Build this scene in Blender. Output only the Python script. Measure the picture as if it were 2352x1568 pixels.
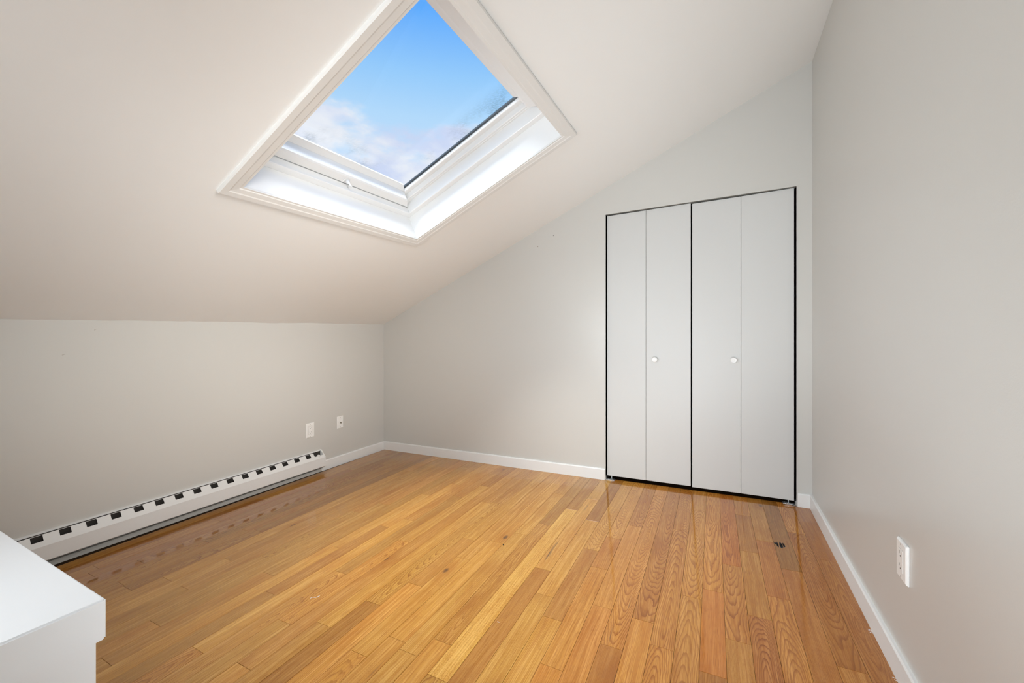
import bpy, bmesh, math, random
from mathutils import Vector, Matrix

for o in list(bpy.data.objects):
    bpy.data.objects.remove(o, do_unlink=True)
S = bpy.context.scene
C = S.collection

# ------------------------------------------------------------------ camera
YAW = 0.4843
CAM = Vector((3.1380, -3.0815, 1.2356))
cd = bpy.data.cameras.new('camera')
cam = bpy.data.objects.new('camera', cd)
C.objects.link(cam)
cam.location = CAM
cam.rotation_euler = (math.pi / 2, 0, YAW)
cd.sensor_width = 36.0
cd.lens = 36.0 * 919.69 / 2352
cd.shift_y = -24.77 / 2352
cd.clip_start = 0.02
S.camera = cam

# ------------------------------------------------------------------ view
S.view_settings.view_transform = 'Standard'
S.view_settings.look = 'None'
S.view_settings.gamma = 1.0
S.view_settings.use_curve_mapping = False
S.view_settings.exposure = 0.11

# ------------------------------------------------------------------ node helper
class NT:
    def __init__(s, tree):
        s.t = tree
        s.n = tree.nodes
        s.l = tree.links
    def new(s, typ, **kw):
        nd = s.n.new(typ)
        for k, v in kw.items():
            setattr(nd, k, v)
        return nd
    def put(s, sock, v):
        if v is None:
            return
        if hasattr(v, 'is_output'):
            s.l.new(v, sock)
        else:
            if hasattr(sock.default_value, '__len__') and not hasattr(v, '__len__'):
                v = [v] * len(sock.default_value)
            if hasattr(sock.default_value, '__len__') and len(sock.default_value) == 4 and len(v) == 3:
                v = (*v, 1.0)
            sock.default_value = v
    def m(s, op, a, b=None, c=None, clamp=False):
        nd = s.new('ShaderNodeMath', operation=op, use_clamp=clamp)
        s.put(nd.inputs[0], a); s.put(nd.inputs[1], b)
        if c is not None:
            s.put(nd.inputs[2], c)
        return nd.outputs[0]
    def vm(s, op, a, b=None):
        nd = s.new('ShaderNodeVectorMath', operation=op)
        s.put(nd.inputs[0], a); s.put(nd.inputs[1], b)
        return nd.outputs[0]
    def comb(s, x, y, z):
        nd = s.new('ShaderNodeCombineXYZ')
        s.put(nd.inputs[0], x); s.put(nd.inputs[1], y); s.put(nd.inputs[2], z)
        return nd.outputs[0]
    def sep(s, v):
        nd = s.new('ShaderNodeSeparateXYZ')
        s.put(nd.inputs[0], v)
        return nd.outputs
    def noise(s, vec, scale, detail=3.0, rough=0.5, dist=0.0):
        nd = s.new('ShaderNodeTexNoise')
        s.put(nd.inputs['Vector'], vec)
        nd.inputs['Scale'].default_value = scale
        nd.inputs['Detail'].default_value = detail
        nd.inputs['Roughness'].default_value = rough
        nd.inputs['Distortion'].default_value = dist
        return nd.outputs[0]
    def mix(s, f, a, b, blend='MIX'):
        nd = s.new('ShaderNodeMix', data_type='RGBA', blend_type=blend)
        s.put(nd.inputs['Factor'], f); s.put(nd.inputs['A'], a); s.put(nd.inputs['B'], b)
        return nd.outputs['Result']
    def ss(s, v, a, b, lo=0.0, hi=1.0):
        nd = s.new('ShaderNodeMapRange', interpolation_type='SMOOTHSTEP')
        s.put(nd.inputs[0], v)
        nd.inputs[1].default_value = a; nd.inputs[2].default_value = b
        nd.inputs[3].default_value = lo; nd.inputs[4].default_value = hi
        return nd.outputs[0]
    def ramp(s, v, stops):
        nd = s.new('ShaderNodeValToRGB')
        s.put(nd.inputs[0], v)
        e = nd.color_ramp.elements
        while len(e) < len(stops):
            e.new(0.5)
        for el, (p, c) in zip(e, stops):
            el.position = p
            el.color = (*c, 1.0) if len(c) == 3 else c
        return nd.outputs[0]

def lin(r, g, b):
    f = lambda c: c / 12.92 if c <= 0.04045 else ((c + 0.055) / 1.055) ** 2.4
    return (f(r / 255), f(g / 255), f(b / 255))

# ------------------------------------------------------------------ sky (whole dome: gradient and fair-weather cumulus)
W = bpy.data.worlds.new('sky')
S.world = W
W.use_nodes = True
W.node_tree.nodes.clear()
nt = NT(W.node_tree)
tc = nt.new('ShaderNodeTexCoord')
d = nt.sep(tc.outputs['Generated'])
zz = d[2]
grad = nt.ramp(zz, [(0.0, lin(214, 226, 240)), (0.33, lin(205, 228, 253)), (0.46, lin(180, 220, 254)),
                    (0.53, lin(150, 205, 254)), (0.62, lin(96, 173, 255)), (1.0, lin(60, 130, 228))])
den = nt.m('ADD', nt.m('MAXIMUM', zz, 0.0), 0.30)
cp = nt.comb(nt.m('DIVIDE', d[0], den), nt.m('DIVIDE', d[1], den), nt.m('MULTIPLY', zz, 2.2))
OFF = (2.2, 9.9, 7.0)
cp = nt.vm('ADD', cp, OFF)
big = nt.noise(cp, 1.9, 7.0, 0.52, 0.1)
fluff = nt.noise(cp, 7.0, 7.0, 0.56)
cv = nt.m('ADD', big, nt.m('MULTIPLY', nt.m('SUBTRACT', fluff, 0.5), 0.30))
cv = nt.m('ADD', cv, nt.ss(zz, 0.33, 0.54, 0.09, -0.22))      # bank of cumulus low in the sky, clear above
cmask = nt.ss(cv, 0.40, 0.52)
core = nt.ss(nt.noise(nt.vm('ADD', cp, (0.05, 0.03, 0.25)), 4.0, 6.0, 0.55), 0.38, 0.62)
ccol = nt.mix(core, lin(206, 217, 246), lin(240, 243, 250))
sky = nt.mix(nt.m('MULTIPLY', cmask, 0.92), grad, ccol)
bg = nt.new('ShaderNodeBackground')
nt.put(bg.inputs[0], sky)
bg.inputs[1].default_value = 0.93
wo = nt.new('ShaderNodeOutputWorld')
nt.l.new(bg.outputs[0], wo.inputs[0])

# ------------------------------------------------------------------ room constants (metres)
HK, SL, SY = 1.3025, 0.4443, 0.0011       # sloped ceiling: z = HK + SL x + SY y
FX, FY = 0.0356, -0.0022                  # settled floor:  z = FX x + FY y
A1, A2, WD = 0.0033, -0.0039, 3.6332      # knee wall and right wall
YB = -4.9                                 # back wall
TH = math.atan(SL)
E1 = Vector((math.cos(TH), 0, math.sin(TH)))
E2 = Vector((0, 1, SY)).normalized()
NU = Vector((-math.sin(TH), 0, math.cos(TH)))   # out through the roof
def zc(x, y): return HK + SL * x + SY * y
def zf(x, y): return FX * x + FY * y
def cl(a, b, h): return Vector((0, 0, HK)) + E1 * a + E2 * b + NU * h

# ------------------------------------------------------------------ lights
def area(name, loc, target, size, power, col, size_y=None):
    L = bpy.data.lights.new(name, 'AREA')
    L.shape = 'RECTANGLE' if size_y else 'DISK'
    L.size = size
    if size_y: L.size_y = size_y
    L.energy = power
    L.color = col
    o = bpy.data.objects.new(name, L)
    C.objects.link(o)
    o.location = loc
    o.rotation_euler = (Vector(target) - Vector(loc)).to_track_quat('-Z', 'Y').to_euler()
    return o
sun = bpy.data.lights.new('sun', 'SUN')
sun.energy = 15.5
sun.angle = math.radians(60)      # hazy sun behind thin cloud, high over the roof
sun.color = (0.955, 0.99, 1.0)
so = bpy.data.objects.new('sun', sun)
C.objects.link(so)
al, ph = math.radians(73), math.radians(40)
sd = (E1 * math.cos(ph) - E2 * math.sin(ph)) * math.cos(al) + NU * math.sin(al)   # hazy sun behind the ridge
so.rotation_euler = (-sd).to_track_quat('-Z', 'Y').to_euler()
def soft(name, loc, target, size, power, spread, col=(0.90, 0.975, 1.03)):
    o = area(name, loc, target, size, power, col)
    o.data.spread = math.radians(spread)
# added fill lights around and behind the camera, not lamps of the room
soft('fill_up', (3.1, -2.75, 0.30), (2.5, -0.3, 2.4), 0.8, 8.6, 80)
soft('fill_up_left', (3.1, -2.6, 0.30), (0.5, -1.6, 1.5), 0.8, 3.4, 64, (0.84, 0.94, 1.0))
soft('fill_down', (1.95, -3.55, 2.0), (1.85, -3.0, 0.6), 0.6, 1.1, 60)
soft('fill_left', (3.4, -2.7, 1.9), (0.0, -1.0, 0.75), 0.8, 7.0, 56, (1.0, 0.98, 0.95))
soft('fill_back', (1.9, -4.75, 0.95), (1.9, 0.0, 1.35), 2.2, 13.0, 180)
soft('fill_floor', (3.1, -2.75, 0.30), (1.7, 0.0, 0.6), 0.7, 2.4, 60)
soft('fill_door', (2.9, -4.0, 0.9), (3.0, 0.0, 0.6), 0.9, 2.6, 50)
soft('fill_right', (1.6, -4.4, 1.2), (3.63, -1.2, 1.3), 1.0, 15.0, 100)

# ------------------------------------------------------------------ materials
def mat(name):
    m = bpy.data.materials.new(name)
    m.use_nodes = True
    m.node_tree.nodes.clear()
    n = NT(m.node_tree)
    b = n.new('ShaderNodeBsdfPrincipled')
    o = n.new('ShaderNodeOutputMaterial')
    n.l.new(b.outputs[0], o.inputs[0])
    return m, n, b
def paint(name, col, rough, bump=0.0, bscale=300.0, var=0.02, spec=0.4):
    m, n, b = mat(name)
    tc = n.new('ShaderNodeTexCoord')
    geo = n.new('ShaderNodeNewGeometry')
    v = n.noise(geo.outputs['Position'], 1.7, 3.0)
    f = n.m('MULTIPLY_ADD', v, 2 * var, 1.0 - var)
    c = n.mix(1.0, col, n.comb(f, f, f), 'MULTIPLY')
    n.put(b.inputs['Base Color'], c)
    b.inputs['Roughness'].default_value = rough
    b.inputs['Specular IOR Level'].default_value = spec
    if bump:
        bp = n.new('ShaderNodeBump')
        bp.inputs['Strength'].default_value = bump
        bp.inputs['Distance'].default_value = 0.001
        n.put(bp.inputs['Height'], n.noise(geo.outputs['Position'], bscale, 2.0))
        n.l.new(bp.outputs[0], b.inputs['Normal'])
    return m
def plain(name, col, rough=0.5, metal=0.0, spec=0.5):
    m, n, b = mat(name)
    geo = n.new('ShaderNodeNewGeometry')
    v = n.noise(geo.outputs['Position'], 40.0, 2.0)
    f = n.m('MULTIPLY_ADD', v, 0.1, 0.95)
    n.put(b.inputs['Base Color'], n.mix(1.0, col, n.comb(f, f, f), 'MULTIPLY'))
    b.inputs['Roughness'].default_value = rough
    b.inputs['Metallic'].default_value = metal
    b.inputs['Specular IOR Level'].default_value = spec
    return m

M = {}
M['wall'] = paint('wall_paint_greige', (0.612, 0.60, 0.567), 0.30, 0.16, 260, 0.012, 0.5)
M['ceiling'] = paint('ceiling_paint_warm_white', (0.88, 0.875, 0.855), 0.65, 0.08, 220, 0.012, 0.3)
M['trim'] = paint('trim_paint_white', (0.80, 0.795, 0.78), 0.35, 0.10, 120, 0.02, 0.4)
M['door'] = paint('door_paint_white', (0.62, 0.62, 0.605), 0.42, 0.05, 90, 0.012, 0.4)
M['casing'] = paint('casing_paint_white', (0.78, 0.77, 0.745), 0.38, 0.05, 120, 0.02, 0.4)
M['skyframe'] = paint('skylight_paint_white', (0.84, 0.84, 0.83), 0.35, 0.06, 150, 0.02, 0.4)
M['heater'] = paint('heater_enamel_white', (0.78, 0.775, 0.76), 0.32, 0.03, 90, 0.02, 0.45)
M['cap'] = paint('half_wall_paint_white', (0.82, 0.825, 0.83), 0.4, 0.12, 60, 0.03, 0.4)
M['plate'] = plain('plate_plastic_white', (0.88, 0.875, 0.855), 0.3)
M['slot'] = plain('slot_dark', (0.03, 0.02, 0.015), 0.6)
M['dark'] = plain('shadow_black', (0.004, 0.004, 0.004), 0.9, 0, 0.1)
M['closet'] = plain('closet_shade_paint', (0.02, 0.019, 0.018), 0.9, 0, 0.1)
M['metal'] = plain('galvanised_metal', (0.62, 0.66, 0.68), 0.35, 0.9)
M['brass'] = plain('coax_metal', (0.25, 0.22, 0.16), 0.3, 0.9)
M['greymetal'] = plain('heater_back_grey', (0.50, 0.485, 0.45), 0.45, 0.0)
M['fin_shade'] = plain('heater_fin_and_shade', (0.05, 0.045, 0.04), 0.5, 0.3)
M['gasket'] = plain('glass_gasket', (0.045, 0.06, 0.075), 0.35)
M['subfloor'] = plain('floor_gap_dark', (0.035, 0.018, 0.008), 0.9, 0, 0.1)
M['burn'] = plain('scorch_black', (0.012, 0.012, 0.013), 0.6)
M['lint'] = plain('lint_white', (0.7, 0.68, 0.68), 0.8)
M['crumb'] = plain('crumb_black', (0.015, 0.012, 0.010), 0.7)
M['crack'] = plain('crack_brown', (0.16, 0.12, 0.085), 0.9, 0, 0.1)
M['scuff'] = plain('scuff_grey', (0.40, 0.36, 0.31), 0.8, 0, 0.2)

# oak strip floor: every plank reads its own colour, seed and ring placement
m, n, b = mat('oak_plank')
M['oak'] = m
tc = n.new('ShaderNodeTexCoord')
def oat(name):
    a = n.new('ShaderNodeAttribute', attribute_type='OBJECT', attribute_name=name)
    return a.outputs['Fac']
seed, ringx, ringz, tilt, contrast = oat('seed'), oat('ringx'), oat('ringz'), oat('tilt'), oat('contrast')
info = n.new('ShaderNodeObjectInfo')
x, y, z = n.sep(tc.outputs['Object'])
so3 = n.comb(n.m('MULTIPLY', seed, 13.7), n.m('MULTIPLY', seed, 7.3), seed)
pl = n.vm('ADD', n.comb(x, n.m('MULTIPLY', y, 0.22), z), so3)
w1 = n.m('SUBTRACT', n.noise(pl, 7.0, 2.0), 0.5)
w2 = n.m('SUBTRACT', n.noise(n.vm('ADD', pl, (5.1, 2.2, 0.3)), 26.0, 3.0), 0.5)
u = n.m('ADD', n.m('SUBTRACT', x, ringx), n.m('ADD', n.m('MULTIPLY', w1, 0.05), n.m('MULTIPLY', w2, 0.012)))
v = n.m('ADD', n.m('ADD', ringz, n.m('MULTIPLY', y, tilt)),
        n.m('ADD', n.m('MULTIPLY', w1, 0.045), n.m('MULTIPLY', w2, 0.010)))
r = n.m('SQRT', n.m('ADD', n.m('MULTIPLY', u, u), n.m('MULTIPLY', v, v)))
ring = n.m('FRACT', n.m('ADD', n.m('MULTIPLY', r, oat('ringf')), n.m('MULTIPLY', w2, 0.9)))
line = n.ss(ring, 0.45, 0.94)
line = n.m('MULTIPLY', line, n.ss(ring, 1.0, 0.94))
# broken pore streaks follow the length
pv = n.vm('ADD', n.comb(n.m('MULTIPLY', x, 520.0), n.m('MULTIPLY', y, 14.0), 0.0), so3)
pores = n.ss(n.noise(pv, 1.0, 2.0, 0.6), 0.52, 0.68)
fv = n.vm('ADD', n.comb(n.m('MULTIPLY', n.m('ADD', x, n.m('MULTIPLY', w1, 0.03)), 85.0), n.m('MULTIPLY', y, 1.6), 0.0), so3)
fib = n.noise(fv, 1.0, 5.0, 0.62)
fv2 = n.vm('ADD', n.comb(n.m('MULTIPLY', n.m('ADD', x, n.m('MULTIPLY', w1, 0.05)), 190.0), n.m('MULTIPLY', y, 2.4), 9.0), so3)
fib2 = n.noise(fv2, 1.0, 4.0, 0.6)
cloud = n.noise(n.vm('ADD', n.comb(n.m('MULTIPLY', x, 14.0), n.m('MULTIPLY', y, 3.0), 0.0), so3), 1.0, 4.0, 0.55, 0.6)
mott = n.noise(n.vm('ADD', n.comb(n.m('MULTIPLY', x, 60.0), n.m('MULTIPLY', y, 26.0), 2.0), so3), 1.0, 3.0, 0.6)
mineral = n.ss(n.noise(n.vm('ADD', n.comb(n.m('MULTIPLY', n.m('ADD', x, n.m('MULTIPLY', w1, 0.04)), 60.0), n.m('MULTIPLY', y, 2.6), 4.0), so3), 1.0, 3.0, 0.55), 0.66, 0.78)
# ray fleck for quarter-sawn boards
flk = oat('fleck')
fl = n.ss(n.noise(n.vm('ADD', n.comb(n.m('MULTIPLY', n.m('ADD', x, n.m('MULTIPLY', y, 0.35)), 260.0), n.m('MULTIPLY', y, 380.0), 0.0), so3), 1.0, 2.0), 0.45, 0.62)
# knots
vk = n.new('ShaderNodeTexVoronoi')
n.put(vk.inputs['Vector'], n.vm('ADD', n.comb(n.m('MULTIPLY', x, 9.0), n.m('MULTIPLY', y, 4.5), 0.0), so3))
vk.inputs['Scale'].default_value = 0.42
knot = n.ss(vk.outputs['Distance'], 0.060, 0.02)
halo = n.ss(vk.outputs['Distance'], 0.26, 0.04)
col = info.outputs['Color']
dark = n.mix(1.0, col, (0.55, 0.39, 0.26), 'MULTIPLY')
lite = n.mix(1.0, col, (1.30, 1.44, 2.2), 'MULTIPLY')
amber = n.mix(1.0, col, (0.84, 0.68, 0.42), 'MULTIPLY')
c = n.mix(n.m('MULTIPLY', n.ss(fib, 0.40, 0.66), 0.80), col, lite)
c = n.mix(n.m('MULTIPLY', n.ss(fib2, 0.48, 0.66), 0.62), c, n.mix(1.0, col, (0.76, 0.60, 0.42), 'MULTIPLY'))
c = n.mix(n.m('MULTIPLY', n.ss(cloud, 0.42, 0.72), 0.60), c, amber)
c = n.mix(n.m('MULTIPLY', n.ss(mott, 0.50, 0.72), 0.20), c, dark)
c = n.mix(n.m('MULTIPLY', line, n.m('MULTIPLY', contrast, n.m('MULTIPLY_ADD', cloud, 1.0, 0.35))), c, dark)
c = n.mix(n.m('MULTIPLY', pores, 0.50), c, dark)
c = n.mix(n.m('MULTIPLY', fl, n.m('MULTIPLY', flk, 0.45)), c, lite)
c = n.mix(n.m('MULTIPLY', halo, 0.45), c, n.mix(1.0, col, (0.66, 0.46, 0.28), 'MULTIPLY'))
c = n.mix(n.m('MULTIPLY', knot, 0.8), c, (0.10, 0.045, 0.018))
c = n.mix(n.m('MULTIPLY', mineral, n.m('MULTIPLY', oat('mineral'), 0.75)), c, (0.10, 0.065, 0.035))
n.put(b.inputs['Base Color'], c)
b.inputs['Specular IOR Level'].default_value = 0.05
n.put(b.inputs['Roughness'], n.m('MULTIPLY_ADD', fib, 0.10, 0.36))
b.inputs['Coat Weight'].default_value = 1.0
b.inputs['Coat IOR'].default_value = 1.52
wear = n.noise(n.new('ShaderNodeNewGeometry').outputs['Position'], 2.2, 4.0, 0.55)
n.put(b.inputs['Coat Roughness'], n.ss(wear, 0.40, 0.75, 0.055, 0.12))
bp = n.new('ShaderNodeBump')
bp.inputs['Strength'].default_value = 0.10
bp.inputs['Distance'].default_value = 0.0006
n.put(bp.inputs['Height'], n.m('SUBTRACT', fib, n.m('MULTIPLY', pores, 0.4)))
n.l.new(bp.outputs[0], b.inputs['Normal'])
wv = n.new('ShaderNodeBump')
wv.inputs['Strength'].default_value = 0.10
wv.inputs['Distance'].default_value = 0.002
n.put(wv.inputs['Height'], n.noise(n.vm('ADD', n.comb(n.m('MULTIPLY', x, 14.0), n.m('MULTIPLY', y, 5.0), 0.0), so3), 1.0, 2.0))
n.l.new(wv.outputs[0], b.inputs['Coat Normal'])

# window glass with grime and dried condensation near its edges
m = bpy.data.materials.new('skylight_glass')
m.use_nodes = True
M['glass'] = m
m.node_tree.nodes.clear()
n = NT(m.node_tree)
tr = n.new('ShaderNodeBsdfTransparent'); tr.inputs[0].default_value = (0.985, 0.99, 0.99, 1)
gl = n.new('ShaderNodeBsdfGlossy'); gl.inputs['Roughness'].default_value = 0.02
fr = n.new('ShaderNodeFresnel'); fr.inputs[0].default_value = 1.45
mx = n.new('ShaderNodeMixShader')
n.put(mx.inputs[0], n.m('MULTIPLY', fr.outputs[0], 0.6)); n.l.new(tr.outputs[0], mx.inputs[1]); n.l.new(gl.outputs[0], mx.inputs[2])
tc = n.new('ShaderNodeTexCoord')
gx, gy, gz = n.sep(tc.outputs['Object'])          # metres from the low, door-side glass corner: x up the slope, y towards the room's near end
patch = n.noise(n.comb(gx, gy, 0.7), 4.6, 3.0, 0.5)
streak = n.noise(n.comb(n.m('MULTIPLY', n.m('ADD', gx, gy), 150.0), n.m('MULTIPLY', n.m('SUBTRACT', gx, gy), 38.0), 0.0), 1.0, 4.0, 0.65)
edge = n.m('MAXIMUM', n.ss(gy, 0.20, 0.02), n.ss(gx, 0.20, 0.03))
far = n.m('MAXIMUM', n.ss(gx, 0.22, 0.36), n.ss(gy, 0.24, 0.40))
g = n.m('MULTIPLY', n.m('MULTIPLY', edge, far), n.m('MULTIPLY', n.ss(patch, 0.42, 0.60), n.ss(streak, 0.36, 0.62, 0.25, 1.0)))
df = n.new('ShaderNodeBsdfDiffuse'); df.inputs[0].default_value = (0.16, 0.20, 0.20, 1)
tl = n.new('ShaderNodeBsdfTransparent'); tl.inputs[0].default_value = (0.42, 0.52, 0.56, 1)
dm = n.new('ShaderNodeMixShader'); dm.inputs[0].default_value = 0.65
n.l.new(df.outputs[0], dm.inputs[1]); n.l.new(tl.outputs[0], dm.inputs[2])
m2 = n.new('ShaderNodeMixShader')
n.put(m2.inputs[0], n.m('MULTIPLY', g, 0.6)); n.l.new(mx.outputs[0], m2.inputs[1]); n.l.new(dm.outputs[0], m2.inputs[2])
ou = n.new('ShaderNodeOutputMaterial'); n.l.new(m2.outputs[0], ou.inputs[0])

# ------------------------------------------------------------------ object helpers
def ob(name, verts, faces, material, parent=None, origin=None, smooth=False, bevel=0.0, seg=2):
    org = Vector(origin) if origin is not None else sum((Vector(v) for v in verts), Vector()) / len(verts)
    me = bpy.data.meshes.new(name)
    me.from_pydata([Vector(v) - org for v in verts], [], faces)
    bm = bmesh.new(); bm.from_mesh(me)
    bmesh.ops.remove_doubles(bm, verts=bm.verts, dist=1e-6)
    bmesh.ops.recalc_face_normals(bm, faces=bm.faces)
    if bevel:
        bmesh.ops.bevel(bm, geom=[e for e in bm.edges if len(e.link_faces) == 2 and e.calc_face_angle(0) > 0.5],
                        offset=bevel, segments=seg, affect='EDGES', clamp_overlap=True)
    bm.to_mesh(me); bm.free()
    if smooth:
        for p in me.polygons: p.use_smooth = True
    me.materials.append(M[material])
    o = bpy.data.objects.new(name, me)
    C.objects.link(o)
    if parent is not None:
        o.parent = parent
        o.location = org - WORLD(parent)
    else:
        o.location = org
    return o
def WORLD(o):
    v = Vector(o.location)
    while o.parent is not None:
        o = o.parent
        v += Vector(o.location)
    return v
def struct(o):
    o['kind'] = 'structure'
    return o
def empty(name, loc, label=None, cat=None, group=None):
    o = bpy.data.objects.new(name, None)
    C.objects.link(o)
    o.location = loc
    o.empty_display_size = 0.05
    if label: o['label'] = label
    if cat: o['category'] = cat
    if group: o['group'] = group
    return o
HEX = [(0, 1, 2, 3), (7, 6, 5, 4), (0, 4, 5, 1), (1, 5, 6, 2), (2, 6, 7, 3), (3, 7, 4, 0)]
def hexa(p):          # eight corner points -> verts, faces
    return [Vector(q) for q in p], HEX
def join(*parts):
    V, F = [], []
    for v, f in parts:
        k = len(V)
        V += list(v)
        F += [tuple(i + k for i in q) for q in f]
    return V, F
def frame_box(fn, a0, a1, b0, b1, h0, h1):     # box in a local frame fn(a,b,h)
    return hexa([fn(a0, b0, h0), fn(a1, b0, h0), fn(a1, b1, h0), fn(a0, b1, h0),
                 fn(a0, b0, h1), fn(a1, b0, h1), fn(a1, b1, h1), fn(a0, b1, h1)])
def box(x0, x1, y0, y1, z0, z1):
    return frame_box(lambda a, b, c: Vector((a, b, c)), x0, x1, y0, y1, z0, z1)
def lathe(profile, origin, axis, up, seg=24):   # profile: (distance along axis, radius)
    ax = Vector(axis).normalized(); u = Vector(up); u = (u - ax * u.dot(ax)).normalized(); w = ax.cross(u)
    V, F = [], []
    for t, r in profile:
        for i in range(seg):
            a = 2 * math.pi * i / seg
            V.append(Vector(origin) + ax * t + (u * math.cos(a) + w * math.sin(a)) * r)
    for k in range(len(profile) - 1):
        for i in range(seg):
            j = (i + 1) % seg
            F.append((k * seg + i, k * seg + j, (k + 1) * seg + j, (k + 1) * seg + i))
    F.append(tuple(range(seg))[::-1]); F.append(tuple((len(profile) - 1) * seg + i for i in range(seg)))
    return V, F
def sweep_rect(fn, prof, a0, a1, b0, b1, side):
    """one mitred length of a picture-frame moulding; prof: (t inset from the rectangle, h); side 0..3"""
    cor = [(a0, b0, 1, 1), (a1, b0, -1, 1), (a1, b1, -1, -1), (a0, b1, 1, -1)]
    p, q = cor[side], cor[(side + 1) % 4]
    V = [fn(p[0] + p[2] * t, p[1] + p[3] * t, h) for t, h in prof] + [fn(q[0] + q[2] * t, q[1] + q[3] * t, h) for t, h in prof]
    k = len(prof)
    F = [(i, (i + 1) % k, k + (i + 1) % k, k + i) for i in range(k)]
    F += [tuple(range(k))[::-1], tuple(range(k, 2 * k))]
    return V, F

# ------------------------------------------------------------------ floor and planks
fv = [(-0.3, YB - 0.1), (4.0, YB - 0.1), (4.0, 0.75), (-0.3, 0.75)]
top = [Vector((x, y, zf(x, y) - 0.0045)) for x, y in fv]
floor = struct(ob('floor', top + [v - Vector((0, 0, 0.12)) for v in top], HEX, 'subfloor', origin=(1.8, -2.0, zf(1.8, -2) - 0.1)))
X0, SK, PITCH = 3.6334, -0.018943, 0.081473
JOINTS = {0: [-.669], 1: [-.413, -1.407], 2: [-.832], 3: [-.579, -1.086], 4: [-.281, -.731, -1.253], 5: [-.899, -1.426],
 6: [-1.148, -1.621], 7: [-.316], 8: [-.628], 9: [-1.461], 10: [-.175, -1.645], 11: [-.684], 12: [-.873, -1.184],
 13: [-1.038, -1.601], 14: [-.716], 15: [-.405, -1.305], 16: [-.616, -2.024], 17: [-.873], 18: [-.409, -1.038],
 19: [-1.175], 20: [-1.387], 21: [-1.211, -1.662], 22: [-.219, -.723, -1.839], 23: [-.745, -2.020], 24: [-2.280],
 25: [-.489, -1.381], 26: [-.736, -1.742], 27: [-1.163], 28: [-.543, -1.292], 29: [-.798, -1.585], 30: [-.179, -1.902],
 31: [-1.049, -2.315], 32: [-1.218], 33: [-1.452], 34: [-.625, -1.914], 35: [-.453, -2.142], 36: [-1.655, -2.260],
 38: [-.777, -1.863], 39: [-.394, -2.127], 40: [-1.028, -1.632, -2.291], 41: [-.62], 42: [-1.35], 43: [-.9]}
WIDEN = {27: .006, 28: .010, 29: .012, 30: .010, 31: .008, 26: .004, 25: .003, 36: -.012, 37: -.010, 38: -.006, 40: -.008, 41: -.006}
# boards that stand out: (row, some y on the board): (value, redness)
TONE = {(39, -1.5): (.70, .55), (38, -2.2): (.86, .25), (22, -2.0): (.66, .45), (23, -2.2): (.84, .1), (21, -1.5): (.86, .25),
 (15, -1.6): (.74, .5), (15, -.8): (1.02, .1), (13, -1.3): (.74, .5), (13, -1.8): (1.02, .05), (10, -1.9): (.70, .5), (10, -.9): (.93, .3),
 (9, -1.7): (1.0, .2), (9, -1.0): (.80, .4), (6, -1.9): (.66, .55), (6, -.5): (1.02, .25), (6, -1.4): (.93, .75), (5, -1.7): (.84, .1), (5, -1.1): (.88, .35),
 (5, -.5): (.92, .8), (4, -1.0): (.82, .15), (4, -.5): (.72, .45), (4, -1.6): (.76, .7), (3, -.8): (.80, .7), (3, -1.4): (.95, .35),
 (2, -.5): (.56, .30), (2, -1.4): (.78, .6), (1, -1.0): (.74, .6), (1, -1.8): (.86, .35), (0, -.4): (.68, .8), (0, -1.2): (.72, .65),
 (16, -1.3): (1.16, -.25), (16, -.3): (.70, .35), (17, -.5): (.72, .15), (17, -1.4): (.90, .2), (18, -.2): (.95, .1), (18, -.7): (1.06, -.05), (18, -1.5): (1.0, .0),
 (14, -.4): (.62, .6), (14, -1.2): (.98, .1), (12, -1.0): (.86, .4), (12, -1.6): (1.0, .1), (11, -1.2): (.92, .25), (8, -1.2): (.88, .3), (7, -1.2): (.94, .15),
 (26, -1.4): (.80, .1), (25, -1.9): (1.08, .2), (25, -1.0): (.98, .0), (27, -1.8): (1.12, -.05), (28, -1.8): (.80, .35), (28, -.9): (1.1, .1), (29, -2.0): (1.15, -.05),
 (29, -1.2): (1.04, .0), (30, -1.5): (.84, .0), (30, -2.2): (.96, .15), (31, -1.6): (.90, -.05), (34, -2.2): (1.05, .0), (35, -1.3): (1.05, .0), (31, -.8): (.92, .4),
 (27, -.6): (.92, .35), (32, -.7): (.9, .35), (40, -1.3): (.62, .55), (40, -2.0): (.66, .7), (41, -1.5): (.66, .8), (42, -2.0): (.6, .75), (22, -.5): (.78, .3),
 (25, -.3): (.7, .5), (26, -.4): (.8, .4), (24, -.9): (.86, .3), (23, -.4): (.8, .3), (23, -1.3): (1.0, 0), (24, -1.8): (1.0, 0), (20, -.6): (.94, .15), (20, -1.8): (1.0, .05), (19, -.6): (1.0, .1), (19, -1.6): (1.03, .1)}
CATH = {(7, -.8), (8, -1.2), (9, -1.0), (9, -.7), (10, -.9), (4, -1.6), (1, -1.0), (3, -1.4), (5, -1.1), (11, -.4), (12, -.5), (13, -.5), (5, -.5), (6, -.5), (39, -1.5), (25, -1.9), (38, -2.2), (0, -1.2), (7, -1.8), (8, -1.8), (17, -1.4)}
MINERAL = {(5, -1.7), (6, -1.4), (4, -1.0), (15, -.8), (26, -1.0), (36, -1.0), (14, -1.2), (10, -1.2), (3, -.8), (2, -.5)}
rng = random.Random(11)
ex = Vector((1, 0, FX)).normalized()
ey = Vector((SK, 1, FY + SK * FX)).normalized()
nn = ex.cross(ey).normalized()
ex = ey.cross(nn).normalized()
ROT = Matrix((ex, ey, nn)).transposed().to_4x4()
BASE = (0.550, 0.272, 0.046)
seams = [X0 + 1.3 * SK + .012]
for k in range(1, 46):
    seams.append(X0 + 1.3 * SK - k * PITCH + (WIDEN.get(k, 0) + WIDEN.get(k - 1, 0)) / 2)
nplank = 0
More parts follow.
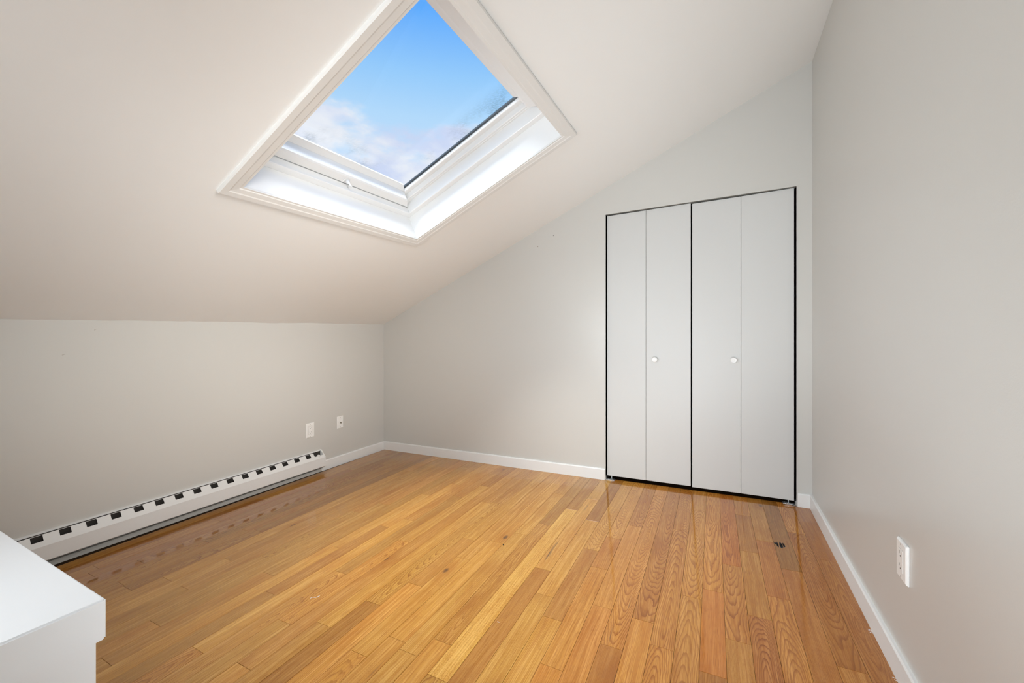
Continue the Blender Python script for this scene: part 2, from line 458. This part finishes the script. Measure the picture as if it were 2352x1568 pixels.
def plank_mesh(w, l):
    g, t, bv = 0.00042, 0.004, 0.00035
    a, b2 = w / 2 - g, l / 2 - g
    V = []
    for s, zz_ in ((1.0, -t), (1.0, -bv), (0.0, 0.0)):
        aa = a - (0 if s else bv); bb = b2 - (0 if s else bv)
        V += [Vector((-aa, -bb, zz_)), Vector((aa, -bb, zz_)), Vector((aa, bb, zz_)), Vector((-aa, bb, zz_))]
    F = [(8, 9, 10, 11)]
    for k in (0, 4):
        for i in range(4):
            j = (i + 1) % 4
            F.append((k + i, k + j, k + 4 + j, k + 4 + i))
    me = bpy.data.meshes.new('plank')
    me.from_pydata(V, [], F)
    me.materials.append(M['oak'])
    return me
for k in range(45):
    xr, xl = seams[k], seams[k + 1]
    xm = (xr + xl) / 2
    if xm < 0.0: break
    y0 = 0.03 if 2.34 < xm - 1.3 * 0 < 3.5 else -0.004
    ys = [y0] + JOINTS.get(k, [-0.45 - 1.0 * rng.random()])
    while ys[-1] > YB:
        ys.append(ys[-1] - rng.uniform(0.55, 1.25))
    ys = [y for y in ys if y > YB] + [YB]
    if ys[-2] - ys[-1] < 0.12: ys.pop(-2)
    for ya, yb in zip(ys[:-1], ys[1:]):
        ln, ym, w = ya - yb, (ya + yb) / 2, xr - xl
        pos = Vector((xm + SK * ym, ym, 0)); pos.z = zf(pos.x, pos.y) + rng.uniform(-0.00012, 0.00012)
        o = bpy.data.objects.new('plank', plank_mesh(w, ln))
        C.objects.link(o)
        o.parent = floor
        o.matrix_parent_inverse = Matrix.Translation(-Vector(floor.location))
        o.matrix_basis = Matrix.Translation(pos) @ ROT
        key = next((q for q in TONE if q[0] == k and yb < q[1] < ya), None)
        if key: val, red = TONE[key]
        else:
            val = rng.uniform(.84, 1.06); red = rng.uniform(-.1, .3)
            if k < 12: val *= .94; red += .2  # right rows by the door: board tone plus some painted shade
            if k > 35: val *= .82; red += .25  # left rows by the heater: darker, redder, partly shade put into the colour
        val = (1.0 + (val - 1.0) * (.90 if k < 10 else .82)) * (.93 if k < 13 else .95 if k < 19 else .90 if k > 35 else 1.0)  # row factors mix board tone with some painted shade
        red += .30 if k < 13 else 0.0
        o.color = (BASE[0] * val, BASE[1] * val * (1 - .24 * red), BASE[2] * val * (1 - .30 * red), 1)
        cath = any(q[0] == k and yb < q[1] < ya for q in CATH) or (key is None and rng.random() < .25)
        o['seed'] = rng.uniform(0, 60)
        if cath:
            o['ringx'] = rng.uniform(-.015, .015); o['ringz'] = rng.uniform(.0, .03); o['tilt'] = rng.choice((-1, 1)) * rng.uniform(.05, .12); o['contrast'] = rng.uniform(.75, 1.1); o['ringf'] = rng.uniform(140, 250)
        else:
            o['ringx'] = rng.choice((-1, 1)) * rng.uniform(.05, .3); o['ringz'] = rng.uniform(.01, .15); o['tilt'] = rng.uniform(-.03, .03); o['contrast'] = rng.uniform(.12, .50); o['ringf'] = rng.uniform(150, 300)
        o['fleck'] = 1.0 if (k == 16 and -2.0 < ym < -.7) else (rng.uniform(.3, .6) if rng.random() < .15 else 0.0)
        o['mineral'] = 1.0 if any(q[0] == k and yb < q[1] < ya for q in MINERAL) else (0.5 if rng.random() < .12 else 0.0)
        nplank += 1

# ------------------------------------------------------------------ walls and ceiling
def slab(name, quad, out, th, material, parent=None):   # quad of points, thickened away from the room
    q = [Vector(v) for v in quad]
    return ob(name, q + [v + Vector(out) * th for v in q], HEX, material, parent)
kx = lambda y, o=0.0: A1 * y + o
rx = lambda y, o=0.0: WD + A2 * y - o
# knee wall on the left
wl = struct(slab('wall_left', [(kx(YB - .1), YB - .1, -.15), (kx(.1), .1, -.15), (kx(.1), .1, 1.36), (kx(YB - .1), YB - .1, 1.36)], (-1, 0, 0), .1, 'wall'))
wr = struct(slab('wall_right', [(rx(YB - .1), YB - .1, -.1), (rx(.1), .1, -.1), (rx(.1), .1, zc(3.7, 0) + .1), (rx(YB - .1), YB - .1, zc(3.7, 0) + .1)], (1, 0, 0), .1, 'wall'))
wb = struct(slab('wall_back', [(-.2, YB, -.15), (3.8, YB, -.15), (3.8, YB, 3.2), (-.2, YB, 3.2)], (0, -1, 0), .1, 'wall'))
# far gable wall with the closet opening
OXL, OXR = 2.3366, 3.5514
OZL, OZR = 2.1328, 2.1503
def quadbox(p, q, r, s, y0=0.0, y1=0.10):
    P = [Vector((a, y0, b)) for a, b in (p, q, r, s)]
    return P + [Vector((v.x, y1, v.z)) for v in P], HEX
EX = 4.0
wf = struct(ob('wall_far', *join(
    quadbox((-.2, -.15), (OXL, -.15), (OXL, zc(OXL, 0) + .12), (-.2, zc(-.2, 0) + .12)),
    quadbox((OXL, OZL), (OXR, OZR), (OXR, zc(OXR, 0) + .12), (OXL, zc(OXL, 0) + .12)),
    quadbox((OXR, -.15), (3.75, -.15), (3.75, zc(3.75, 0) + .12), (OXR, zc(OXR, 0) + .12))), 'wall'))
# closet behind the doors, its unlit shade painted as near-black walls
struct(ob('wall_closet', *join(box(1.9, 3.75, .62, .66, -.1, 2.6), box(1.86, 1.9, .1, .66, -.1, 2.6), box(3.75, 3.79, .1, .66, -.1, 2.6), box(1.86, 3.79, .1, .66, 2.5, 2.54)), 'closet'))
# thin drywall bead around the opening
struct(ob('trim_1', *join(
    quadbox((OXL - .004, zf(OXL, 0)), (OXL, zf(OXL, 0)), (OXL, OZL + .0135), (OXL - .004, OZL + .0135), -.0022, .09),
    quadbox((OXL, OZL), (OXR, OZR), (OXR, OZR + .020), (OXL, OZL + .0135), -.0022, .09),
    quadbox((OXR, zf(OXR, 0)), (OXR + .004, zf(OXR, 0)), (OXR + .004, OZR + .020), (OXR, OZR + .020), -.0022, .09)), 'wall'))
# sloped ceiling around the skylight hole; its low edge is caulked unevenly against the knee wall
SA0, SA1, SB0, SB1 = 1.402, 2.560, -2.087, -0.957
rc = random.Random(5)
bs = [YB - .1 + i * (0.1 - YB + .1) / 90 for i in range(91)]
V, F = [], []
wob, wv_ = [], 0.0
for i, bb in enumerate(bs):
    wv_ = 0.72 * wv_ + rc.uniform(-.0022, .0022)
    wob.append(wv_)
for i, bb in enumerate(bs):
    V += [cl(-.12, bb, wob[i]), cl(.03, bb, wob[i]), cl(.16, bb, 0.0)]
for i in range(90):
    for j in range(2):
        F.append((i * 3 + j, i * 3 + j + 1, i * 3 + 4 + j, i * 3 + 3 + j))
A_END = (3.80) / math.cos(TH)
def cq(a0, a1, b0, b1):
    return [cl(a0, b0, 0), cl(a1, b0, 0), cl(a1, b1, 0), cl(a0, b1, 0)], [(0, 1, 2, 3)]
parts = [(V, F), cq(.16, SA0, bs[0], bs[-1]), cq(SA1, A_END, bs[0], bs[-1]), cq(SA0, SA1, bs[0], SB0), cq(SA0, SA1, SB1, bs[-1])]
ceil = struct(ob('ceiling', *join(*parts), 'ceiling'))
# outer skin of the roof keeps the room dark-tight
def fr(a0, a1, b0, b1, h0, h1): return frame_box(cl, a0, a1, b0, b1, h0, h1)
struct(ob('trim_2', *join(fr(-.3, SA0 - .02, YB - .2, .25, .04, .12), fr(SA1 + .02, A_END + .1, YB - .2, .25, .04, .12),
    fr(SA0 - .02, SA1 + .02, YB - .2, SB0 - .02, .04, .12), fr(SA0 - .02, SA1 + .02, SB1 + .02, .25, .04, .12)), 'wall'))

# ------------------------------------------------------------------ skylight (window_1)
win = struct(empty('window_1', cl((SA0 + SA1) / 2, (SB0 + SB1) / 2, 0)))
# casing boards with a stepped profile, mitred
OA0, OA1, OB0, OB1 = 1.3285, 2.625, -2.1515, -0.883
cas = [(0, 0.002), (0, -.0120), (.005, -.0165), (.030, -.0160), (.036, -.0135), (.060, -.0115), (.064, -.0085), (.0735, -.0085), (.0735, .002)]
for sd_ in range(4):
    ob('casing', *sweep_rect(cl, cas, OA0, OA1, OB0, OB1, sd_), 'casing', win)
# white shaft (reveal) boards
for sd_ in range(4):
    ob('reveal', *sweep_rect(cl, [(0, 0.0), (-.012, 0.0), (-.012, .30), (0, .30)], SA0, SA1, SB0, SB1, sd_), 'skyframe', win)
# fixed frame: lip, face, step
prof_low = [(0, .160), (.004, .158), (.037, .158), (.040, .161), (.040, .2015), (.034, .2035), (.034, .300), (0, .300)]
prof_side = [(0, .161), (.004, .159), (.039, .159), (.042, .162), (.042, .230), (.046, .2325), (.046, .300), (0, .300)]
for sd_ in range(4):       # 0: near side, 1: top, 2: door side, 3: low side
    ob('frame', *sweep_rect(cl, prof_low if sd_ in (3, 1) else prof_side, SA0, SA1, SB0, SB1, sd_), 'skyframe', win)
# thin applied stop in the step of the frame on the two long sides
for sd_ in (0, 2):
    ob('stop', *sweep_rect(cl, [(.0465, .2305), (.056, .2305), (.058, .233), (.058, .262), (.0465, .262)], SA0, SA1, SB0, SB1, sd_), 'skyframe', win)
# sash rails with glazing bead
rail_low = [(.0405, .2085), (.044, .2060), (.093, .2050), (.101, .2120), (.101, .2850), (.0405, .2850)]
rail_side = [(.0595, .2320), (.074, .2300), (.078, .2330), (.078, .2850), (.0595, .2850)]
bead_low = [(.1015, .272), (.104, .272), (.136, .2850), (.137, .2865), (.1015, .2865)]
bead_side = [(.0785, .262), (.110, .2605), (.114, .263), (.114, .2800), (.0785, .2800)]
for sd_ in range(4):
    r_ = ob('sash_rail', *sweep_rect(cl, rail_low if sd_ in (3, 1) else rail_side, SA0, SA1, SB0, SB1, sd_), 'skyframe', win)
    ob('glazing_bead', *sweep_rect(cl, bead_low if sd_ in (3, 1) else bead_side, SA0, SA1, SB0, SB1, sd_), 'skyframe', r_)
    ob('gasket', *sweep_rect(cl, [(.085, .2870), (.1165, .2805), (.122, .2850), (.122, .2950), (.085, .2950)] if sd_ in (0, 2) else [(.12, .2868), (.1385, .2868), (.1385, .2950), (.12, .2950)], SA0, SA1, SB0, SB1, sd_), 'gasket' if sd_ in (0, 2) else 'skyframe', r_)
# glass pane: object frame at the low, door-side corner, x up the slope, y away from the door
gw, gh = (SA1 - SA0) - 2 * .11, (SB1 - SB0) - 2 * .10
gm = bpy.data.meshes.new('glass_pane')
gm.from_pydata([(0, 0, 0), (gw, 0, 0), (gw, gh, 0), (0, gh, 0), (0, 0, -.004), (gw, 0, -.004), (gw, gh, -.004), (0, gh, -.004)], [], HEX[:1])
gm.materials.append(M['glass'])
gp = bpy.data.objects.new('glass_pane', gm)
C.objects.link(gp)
gp.parent = win
gp.matrix_parent_inverse = Matrix.Translation(-Vector(win.location))
gp.matrix_basis = Matrix.Translation(cl(SA0 + .11, SB1 - .10, .2925)) @ Matrix((E1, -E2, -NU)).transposed().to_4x4()
# crank operator under the low sash rail
ka, kb = SA0 + .070, -1.517
crank = ob('crank_operator', *frame_box(cl, ka - .020, ka + .012, kb - .017, kb + .017, .199, .2055), 'skyframe', win, bevel=.002)
ax = (-NU + E1 * .35 + E2 * 0.05).normalized()
ob('crank_hook', *lathe([(0, .010), (.012, .0105), (.018, .0085), (.022, .0060), (.034, .0050), (.052, .0036), (.054, .0018)], cl(ka - .002, kb, .2), ax, E2, 16), 'skyframe', crank, smooth=True)
ob('screw', *lathe([(0, .0026), (.0015, .0022)], cl(ka - .012, kb - .011, .1992), -NU, E1, 8), 'scuff', crank)

# ------------------------------------------------------------------ baseboards
def skirt(name, p0, p1, inward, h, t, extra_ends=()):
    p0, p1, iw = Vector(p0), Vector(p1), Vector(inward)
    prof = [(0, -.012), (t, -.012), (t, h - .006), (t - .004, h), (0, h)]
    V = []
    for p in (p0, p1):
        base = Vector((p.x, p.y, zf(p.x, p.y)))
        V += [base + iw * a + Vector((0, 0, b_)) for a, b_ in prof]
    k = len(prof)
    F = [(i, (i + 1) % k, k + (i + 1) % k, k + i) for i in range(k)] + [tuple(range(k))[::-1], tuple(range(k, 2 * k))]
    return V, F
BT, BH = .014, .0845
bl = struct(ob('baseboard_left', *skirt('', (kx(-.742), -.742, 0), (kx(0), 0, 0), (1, 0, 0), BH - .003, BT), 'trim'))
bf = struct(ob('baseboard_far', *skirt('', (BT, 0, 0), (OXL - .0045, 0, 0), (0, -1, 0), BH, BT), 'trim'))
bf2 = struct(ob('baseboard_corner', *skirt('', (OXR + .0045, 0, 0), (rx(0, BT), 0, 0), (0, -1, 0), BH, BT), 'trim'))
br = struct(ob('baseboard_right', *skirt('', (rx(YB), YB, 0), (rx(0), 0, 0), (-1, 0, 0), BH, BT), 'trim'))

# ------------------------------------------------------------------ bifold closet doors
def bifold(name, panels, knob_x, knob_z, knob_panel, pivot_x, pivot_dir):
    d_ = struct(empty(name, (sum(p[0] + p[1] for p in panels) / (2 * len(panels)), .02, zf(panels[0][0], 0))))
    made = []
    for xl, xr, zl, zr, bl_, br_ in panels:
        P = [(xl, bl_), (xr, br_), (xr, zr), (xl, zl)]
        made.append(ob('panel', *quadbox(*P, .018, .046), 'door', d_, bevel=.0012, seg=1))
    prof = [(0, .0085), (.004, .0085), (.007, .0072), (.014, .0085), (.017, .0165), (.021, .0195), (.027, .0195), (.030, .0180), (.0315, .0150), (.0290, .0110), (.0285, .0060), (.0300, .0030), (.0302, .0008)]
    ob('knob', *lathe(prof, (knob_x, .018, knob_z), (0, -1, 0), (0, 0, 1), 28), 'plate', made[knob_panel], smooth=True)
    # floor pivot bracket and pin
    zb = zf(pivot_x, 0) + .001
    x1 = pivot_x + pivot_dir * .070
    br_ = ob('pivot_bracket', *join(box(min(pivot_x, x1), max(pivot_x, x1), .000, .030, zb, zb + .003),
        box(min(pivot_x, pivot_x + pivot_dir * .003), max(pivot_x, pivot_x + pivot_dir * .003), .0, .030, zb, zb + .030),
        *[box(pivot_x + pivot_dir * q - .003, pivot_x + pivot_dir * q + .003, -.001, .024, zb + .003, zb + .0075) for q in (.018, .028, .038, .048, .058)]), 'metal', d_)
    ob('pivot_pin', *lathe([(0, .0042), (.026, .0042)], (pivot_x + pivot_dir * .038, .030, zb), (0, 0, 1), (1, 0, 0), 12), 'metal', d_)
    return d_
bifold('door_1', [(2.3425, 2.6325, 2.1255, 2.1312, .1125, .1235), (2.6345, 2.9375, 2.1312, 2.1388, .1235, .1345)], 2.6985, 1.0245, 1, OXL + .001, 1)
bifold('door_2', [(2.9475, 3.2460, 2.1330, 2.1388, .1300, .1420), (3.2480, 3.5415, 2.1388, 2.1475, .1420, .1505)], 3.2045, 1.0370, 0, OXR - .001, -1)
struct(ob('head_gap_shade', *quadbox((OXL, OZL - .002), (OXR, OZR - .001), (OXR, OZR + .004), (OXL, OZL + .003), .050, .085), 'dark'))  # black strip painting the shade in the gap above the doors

# ------------------------------------------------------------------ baseboard heater
HY0, HY1 = -3.05, -.7395
hz = lambda y: .003 * (y + .74)
def hp(pts, y): return [Vector((kx(y, a), y, zf(a, y) + h + hz(y))) for a, h in pts]
def extr(pts, y0, y1):
    V = hp(pts, y0) + hp(pts, y1); k = len(pts)
    return V, [(i, (i + 1) % k, k + (i + 1) % k, k + i) for i in range(k)] + [tuple(range(k))[::-1], tuple(range(k, 2 * k))]
heater = empty('baseboard_heater', (0.03, -1.9, zf(.03, -1.9)), 'long low white metal baseboard heater with square slots along the left wall', 'heater')
ob('back_plate', *extr([(.0008, .1895), (.0105, .1885), (.0120, .1800), (.0105, .1795), (.0095, .1865), (.0035, .1870), (.0035, .022), (.010, .010), (.024, .006), (.028, .0015), (.0008, .0015)], HY0, HY1 - .004), 'heater', heater)
ob('foot_rail', *extr([(.006, .026), (.020, .024), (.030, .014), (.031, .002), (.029, .002), (.027, .012), (.019, .0215), (.006, .0235)], HY0, HY1 - .012), 'greymetal', heater)
ob('front_cover', *extr([(.0650, .1300), (.0662, .1285), (.0662, .0520), (.0640, .0495), (.0560, .0495), (.0560, .0510), (.0640, .0512), (.0647, .0530), (.0647, .1283), (.0640, .1310)], HY0, HY1), 'heater', heater)
# sloped damper with its row of square slots
D0, D1 = (.0262, .1790), (.0650, .1302)
dl = lambda s: (D0[0] + (D1[0] - D0[0]) * s, D0[1] + (D1[1] - D0[1]) * s)
def dquad(y0, y1, s0, s1):
    th = (-.0010, -.0008)
    pts = []
    for y in (y0, y1):
        pts.append(hp([dl(s0), dl(s1), (dl(s1)[0] + th[0], dl(s1)[1] + th[1]), (dl(s0)[0] + th[0], dl(s0)[1] + th[1])], y))
    return [*pts[0], *pts[1]], HEX
SLOT0, SP, SW = -.9065, -.1010, .0430
slots = [(SLOT0 + i * SP, SLOT0 + i * SP + SW) for i in range(21)]
YV = -.832                                   # right end of the damper, valve window beyond
strips, yp = [], YV
T0, T1 = .03, .57
for a, b_ in slots:
    strips.append(dquad(b_, yp, T0, T1)); yp = a
strips.append(dquad(HY0, yp, T0, T1))
strips += [dquad(HY0, YV, T1, 1.0), dquad(HY0, YV, 0.0, T0), dquad(YV, HY1, .60, 1.0)]
ob('damper', *join(*strips), 'heater', heater)
ob('end_cap', *extr([(.0008, .1905), (.0108, .1905), (.0670, .1310), (.0670, .0500), (.0560, .0480), (.0300, .0300), (.0008, .0300)], HY1 - .010, HY1), 'heater', heater, bevel=.0012, seg=1)
fins = [extr([(.012, .060), (.055, .060), (.055, .118), (.012, .118)], HY0, -.86)]
ob('fin_element', *join(*fins), 'fin_shade', heater)
ob('painted_inner_shade', *extr([(.004, .186), (.009, .186), (.009, .050), (.004, .050)], HY0 + .01, HY1 - .011), 'fin_shade', heater)  # added dark sheet that paints the shade inside the cover
ob('supply_pipe', *lathe([(0, .010), (.11, .010)], Vector((kx(-.86, .032), -.865, .090 + zf(.03, -.86))), (0, 1, 0), (0, 0, 1), 14), 'brass', heater, smooth=True)
ob('valve_plate', *extr([(.0125, .140), (.060, .118), (.060, .116), (.0125, .138)], -.835, HY1 - .011), 'greymetal', heater)
ob('valve_knob', *lathe([(0, .008), (.004, .0125), (.018, .0125), (.021, .011)], Vector((.040, -.795, .138)), (.35, 0, .94), (0, 1, 0), 14), 'plate', heater)
for y in (-.84, -1.55, -2.25):
    ob('support_bracket', *extr([(.030, .052), (.058, .052), (.058, .046), (.034, .026), (.030, .026)], y, y + .004), 'greymetal', heater)

# ------------------------------------------------------------------ outlets
def wall_frame(origin, right, out):
    o_, r_, n_ = Vector(origin), Vector(right).normalized(), Vector(out).normalized()
    up = Vector((0, 0, 1))
    return lambda a, b_, h: o_ + r_ * a + up * b_ + n_ * h
def plate_mesh(f, w, h, t, bev):
    V = [f(sx * w / 2, sy * h / 2, 0) for sx, sy in ((-1, -1), (1, -1), (1, 1), (-1, 1))]
    V += [f(sx * (w / 2), sy * (h / 2), t * .35) for sx, sy in ((-1, -1), (1, -1), (1, 1), (-1, 1))]
    V += [f(sx * (w / 2 - bev * .45), sy * (h / 2 - bev * .45), t * .82) for sx, sy in ((-1, -1), (1, -1), (1, 1), (-1, 1))]
    V += [f(sx * (w / 2 - bev), sy * (h / 2 - bev), t) for sx, sy in ((-1, -1), (1, -1), (1, 1), (-1, 1))]
    F = [(0, 3, 2, 1), (12, 13, 14, 15)]
    for k in (0, 4, 8):
        for i in range(4):
            j = (i + 1) % 4
            F.append((k + i, k + j, k + 4 + j, k + 4 + i))
    return V, F
def duplex(label, origin, right, out, w, h, t):
    f = wall_frame(origin, right, out)
    o = empty('electrical_outlet', origin, label, 'outlet')
    ob('wall_plate', *plate_mesh(f, w, h, t, .005), 'plate', o)
    r_ = ob('receptacle', *plate_mesh(lambda a, b_, q: f(a, b_, t - .0002 + q), .034, .068, .0016, .0008), 'plate', o)
    ob('plate_recess', *join(*[frame_box(f, a0, a1, b0, b1, t - .0006, t + .0002) for a0, a1, b0, b1 in
        ((-.0182, .0182, .0342, .0350), (-.0182, .0182, -.0350, -.0342), (-.0182, -.0174, -.035, .035), (.0174, .0182, -.035, .035))]), 'scuff', o)
    for sgn in (1, -1):
        cy_ = sgn * .0195
        ob('blade_slot', *frame_box(f, -.0072, -.0054, cy_ + .000, cy_ + .009, t + .0008, t + .0016), 'slot', r_)
        ob('blade_slot', *frame_box(f, .0054, .0070, cy_ + .001, cy_ + .008, t + .0008, t + .0016), 'slot', r_)
        ob('ground_hole', *lathe([(0, .0028), (.0008, .0028)], f(0, cy_ - .006, t + .0008), out, (0, 0, 1), 10), 'slot', r_)
        ob('screw', *lathe([(0, .0026), (.0009, .0024), (.0012, .0012)], f(0, sgn * h * .415, t - .0001), out, (0, 0, 1), 10), 'scuff', o)
    return o
duplex('white duplex outlet above the heater, beside the coaxial jack plate', (kx(-.844, .0005), -.844, .3805), (0, 1, 0), (1, 0, 0), .078, .124, .005)
duplex('white duplex outlet low on the right wall above its baseboard', (rx(-1.412, .0005), -1.412, .5200), (0, -1, 0), (-1, 0, 0), .076, .120, .0085)
# coaxial jack
f = wall_frame((kx(-.540, .0005), -.540, .3890), (0, 1, 0), (1, 0, 0))
cx_ = empty('coaxial_jack', (kx(-.540, .0005), -.540, .3890), 'white coaxial jack plate with one metal stud, right of the outlet', 'cable jack')
ob('wall_plate', *plate_mesh(f, .066, .110, .004, .003), 'plate', cx_)
jk = ob('coax_stud', *lathe([(0, .0062), (.004, .0062), (.0042, .0050), (.017, .0050), (.0172, .0030)], f(0, -.004, .0038), (1, 0, 0), (0, 0, 1), 12), 'brass', cx_)
ob('coax_nut', *lathe([(0, .0068), (.0045, .0068)], f(0, -.004, .0039), (1, 0, 0), (0, 0, 1), 6), 'metal', jk)
for sgn in (1, -1):
    ob('screw', *lathe([(0, .0029), (.001, .0026)], f(0, sgn * .042, .0038), (1, 0, 0), (0, 0, 1), 10), 'slot', cx_)

# ------------------------------------------------------------------ half wall in the near left corner
hx1, hy1, hz1, hzb = 2.0482, -2.7508, .7017, .6200
hw = empty('half_wall', (1.45, -3.5, zf(1.45, -3.5)), 'low white half wall with a thick cap in the near left corner', 'half wall')
cv_, cf_ = box(1.02, hx1, -4.2, hy1, hzb, hz1)
cv_ = [Vector((v.x, v.y - .030 * (v.x - hx1) * -1, v.z)) if v.y > -3 else v for v in cv_]
capo = ob('cap', cv_, cf_, 'cap', hw, bevel=.0035, seg=3)
IN = .0105
ob('body', *box(1.02 + IN, hx1 - IN, -4.2 + IN, hy1 - IN - .001, .028, hzb + .001), 'cap', hw, bevel=.002, seg=2)

# ------------------------------------------------------------------ small marks
def blob(name, cen, u_, v_, n_, outline, th, material, parent=None, label=None, cat=None):
    cen, u_, v_, n_ = Vector(cen), Vector(u_), Vector(v_), Vector(n_)
    k = len(outline)
    V = [cen + u_ * a + v_ * b_ for a, b_ in outline] + [cen + u_ * a * .9 + v_ * b_ * .9 + n_ * th for a, b_ in outline]
    F = [tuple(range(k))[::-1], tuple(range(k, 2 * k))] + [(i, (i + 1) % k, k + (i + 1) % k, k + i) for i in range(k)]
    o = ob(name, V, F, material, parent)
    if label: o['label'] = label; o['category'] = cat
    return o
def unfl(px, py):     # photo pixel to a point of the floor
    rr = Vector((math.cos(YAW), math.sin(YAW), 0)); fw = Vector((-math.sin(YAW), math.cos(YAW), 0))
    d_ = fw + rr * ((px - 1175.77) / 919.69) - Vector((0, 0, 1)) * ((py - 759.23) / 919.69)
    nf = Vector((-FX, -FY, 1))
    return CAM + d_ * (-(nf.dot(CAM)) / nf.dot(d_))
rs = random.Random(3)
def circ(r, k=10, jit=.15): return [(r * (1 + rs.uniform(-jit, jit)) * math.cos(2 * math.pi * i / k), r * (1 + rs.uniform(-jit, jit)) * math.sin(2 * math.pi * i / k)) for i in range(k)]
for xh, zh, rh in ((1.762, 1.943, .0052), (1.903, 2.019, .0030)):
    blob('screw_hole', (xh, -.0003, zh), (1, 0, 0), (0, 0, 1), (0, -1, 0), circ(rh), .0006, 'scuff' if rh > .004 else 'slot', wf)
# scorch: a cluster of charred streaks along the grain
pc = unfl(1791, 1251)
streaks = []
for i in range(22):
    a = rs.uniform(-.022, .022); b_ = rs.uniform(-.012, .014) - a * .15; L_ = rs.uniform(.016, .030) * (1.15 - abs(a) * 26); w_ = rs.uniform(.0020, .0042)
    L_ = max(L_, .006)
    p0 = pc + ex * a + ey * b_ + nn * .0006
    streaks.append(([p0 - ey * L_, p0 + ex * w_ - ey * L_ * .3, p0 + ex * w_ * .8 + ey * L_ * .5, p0 + ey * L_, p0 - ex * w_ + ey * L_ * .3, p0 - ex * w_ * .7 - ey * L_ * .6], [(0, 1, 2, 3, 4, 5)]))
ob('scorch_mark', *join(*streaks), 'burn', floor)
# crumb, lint and other bits lying on the boards
pc = unfl(1156, 1251)
blob('crumb', pc, ex, ey, nn, circ(.0042, 9, .35), .003, 'crumb', None, 'tiny black crumb lying on the boards in mid floor', 'crumb')
def strip(pts, w, th):
    V, F = [], []
    for i, p in enumerate(pts):
        t_ = (pts[min(i + 1, len(pts) - 1)] - pts[max(i - 1, 0)]).normalized(); s_ = nn.cross(t_)
        V += [p + s_ * w, p - s_ * w, p + nn * th]
    for i in range(len(pts) - 1):
        k = i * 3
        F += [(k, k + 3, k + 5, k + 2), (k + 2, k + 5, k + 4, k + 1), (k + 1, k + 4, k + 3, k)]
    F += [(0, 2, 1), (len(V) - 3, len(V) - 2, len(V) - 1)]
    return V, F
o = ob('lint', *strip([unfl(*q) + nn * .0004 for q in ((712, 1374), (718, 1371), (724, 1372), (730, 1370), (734, 1367))], .0016, .0012), 'lint')
o['label'] = 'white lint thread lying on the boards left of centre'; o['category'] = 'lint'
o = ob('paint_flake', *strip([unfl(*q) + nn * .0004 for q in ((1142, 1427.3), (1147, 1428.7))], .0013, .0008), 'lint')
o['label'] = 'tiny pale paint flake on the boards just right of the yellow plank'; o['category'] = 'paint flake'
# brushed paint past the right baseboard
for px, py in ((1998, 1449), (2001, 1453), (1996, 1446), (2054, 1557), (2058, 1563)):
    p0 = unfl(px, py) + nn * .0005
    ob('paint_smudge', *strip([p0 - ex * .004 + ey * .002, p0 + ex * .002, p0 + ex * .008 - ey * .002], .0012, .0006), 'trim', floor)
# hairline scuffs on the knee wall and the ceiling
def onk(px, py):
    rr = Vector((math.cos(YAW), math.sin(YAW), 0)); fw = Vector((-math.sin(YAW), math.cos(YAW), 0))
    d_ = fw + rr * ((px - 1175.77) / 919.69) - Vector((0, 0, 1)) * ((py - 759.23) / 919.69)
    q = Vector((1, -A1, 0)); return CAM + d_ * (-(q.dot(CAM)) / q.dot(d_))
def onc(px, py):
    rr = Vector((math.cos(YAW), math.sin(YAW), 0)); fw = Vector((-math.sin(YAW), math.cos(YAW), 0))
    d_ = fw + rr * ((px - 1175.77) / 919.69) - Vector((0, 0, 1)) * ((py - 759.23) / 919.69)
    q = NU; return CAM + d_ * ((Vector((0, 0, HK)) - CAM).dot(q) / q.dot(d_))
for (x0_, y0_), (x1_, y1_) in (((142, 815), (150, 813)), ((216, 758), (222, 755))):
    A_, B_ = onk(x0_, y0_), onk(x1_, y1_)
    ob('scratch', [A_ + Vector((.0005, 0, .0016)), B_ + Vector((.0005, 0, .0006)), B_ + Vector((.0005, 0, -.0006)), A_ + Vector((.0005, 0, -.0016))], [(0, 1, 2, 3)], 'scuff', wl)
for px, py in ((172, 541), (197, 537)):
    A_ = onc(px, py)
    blob('speck', A_ + NU * -.0002, E1, E2, -NU, circ(.003, 8), .0005, 'scuff', ceil)
# open hairline where the caulk has pulled away at the far left of the knee wall
pts = [Vector((kx(y, .0), y, 0)) for y in [-2.75 + i * .05 for i in range(15)]]
V, F = [], []
for i, p in enumerate(pts):
    zt = HK + SY * p.y + wob[min(range(91), key=lambda q: abs(bs[q] - p.y))] * 1.0 - .001
    wdt = .0012 * (1 - i / 15) + .0005
    V += [Vector((kx(p.y, .0012), p.y, zt + wdt)), Vector((kx(p.y, .0012), p.y, zt - wdt))]
for i in range(14):
    F.append((2 * i, 2 * i + 2, 2 * i + 3, 2 * i + 1))
ob('crack', V, F, 'crack', wl)
print('planks', nplank)
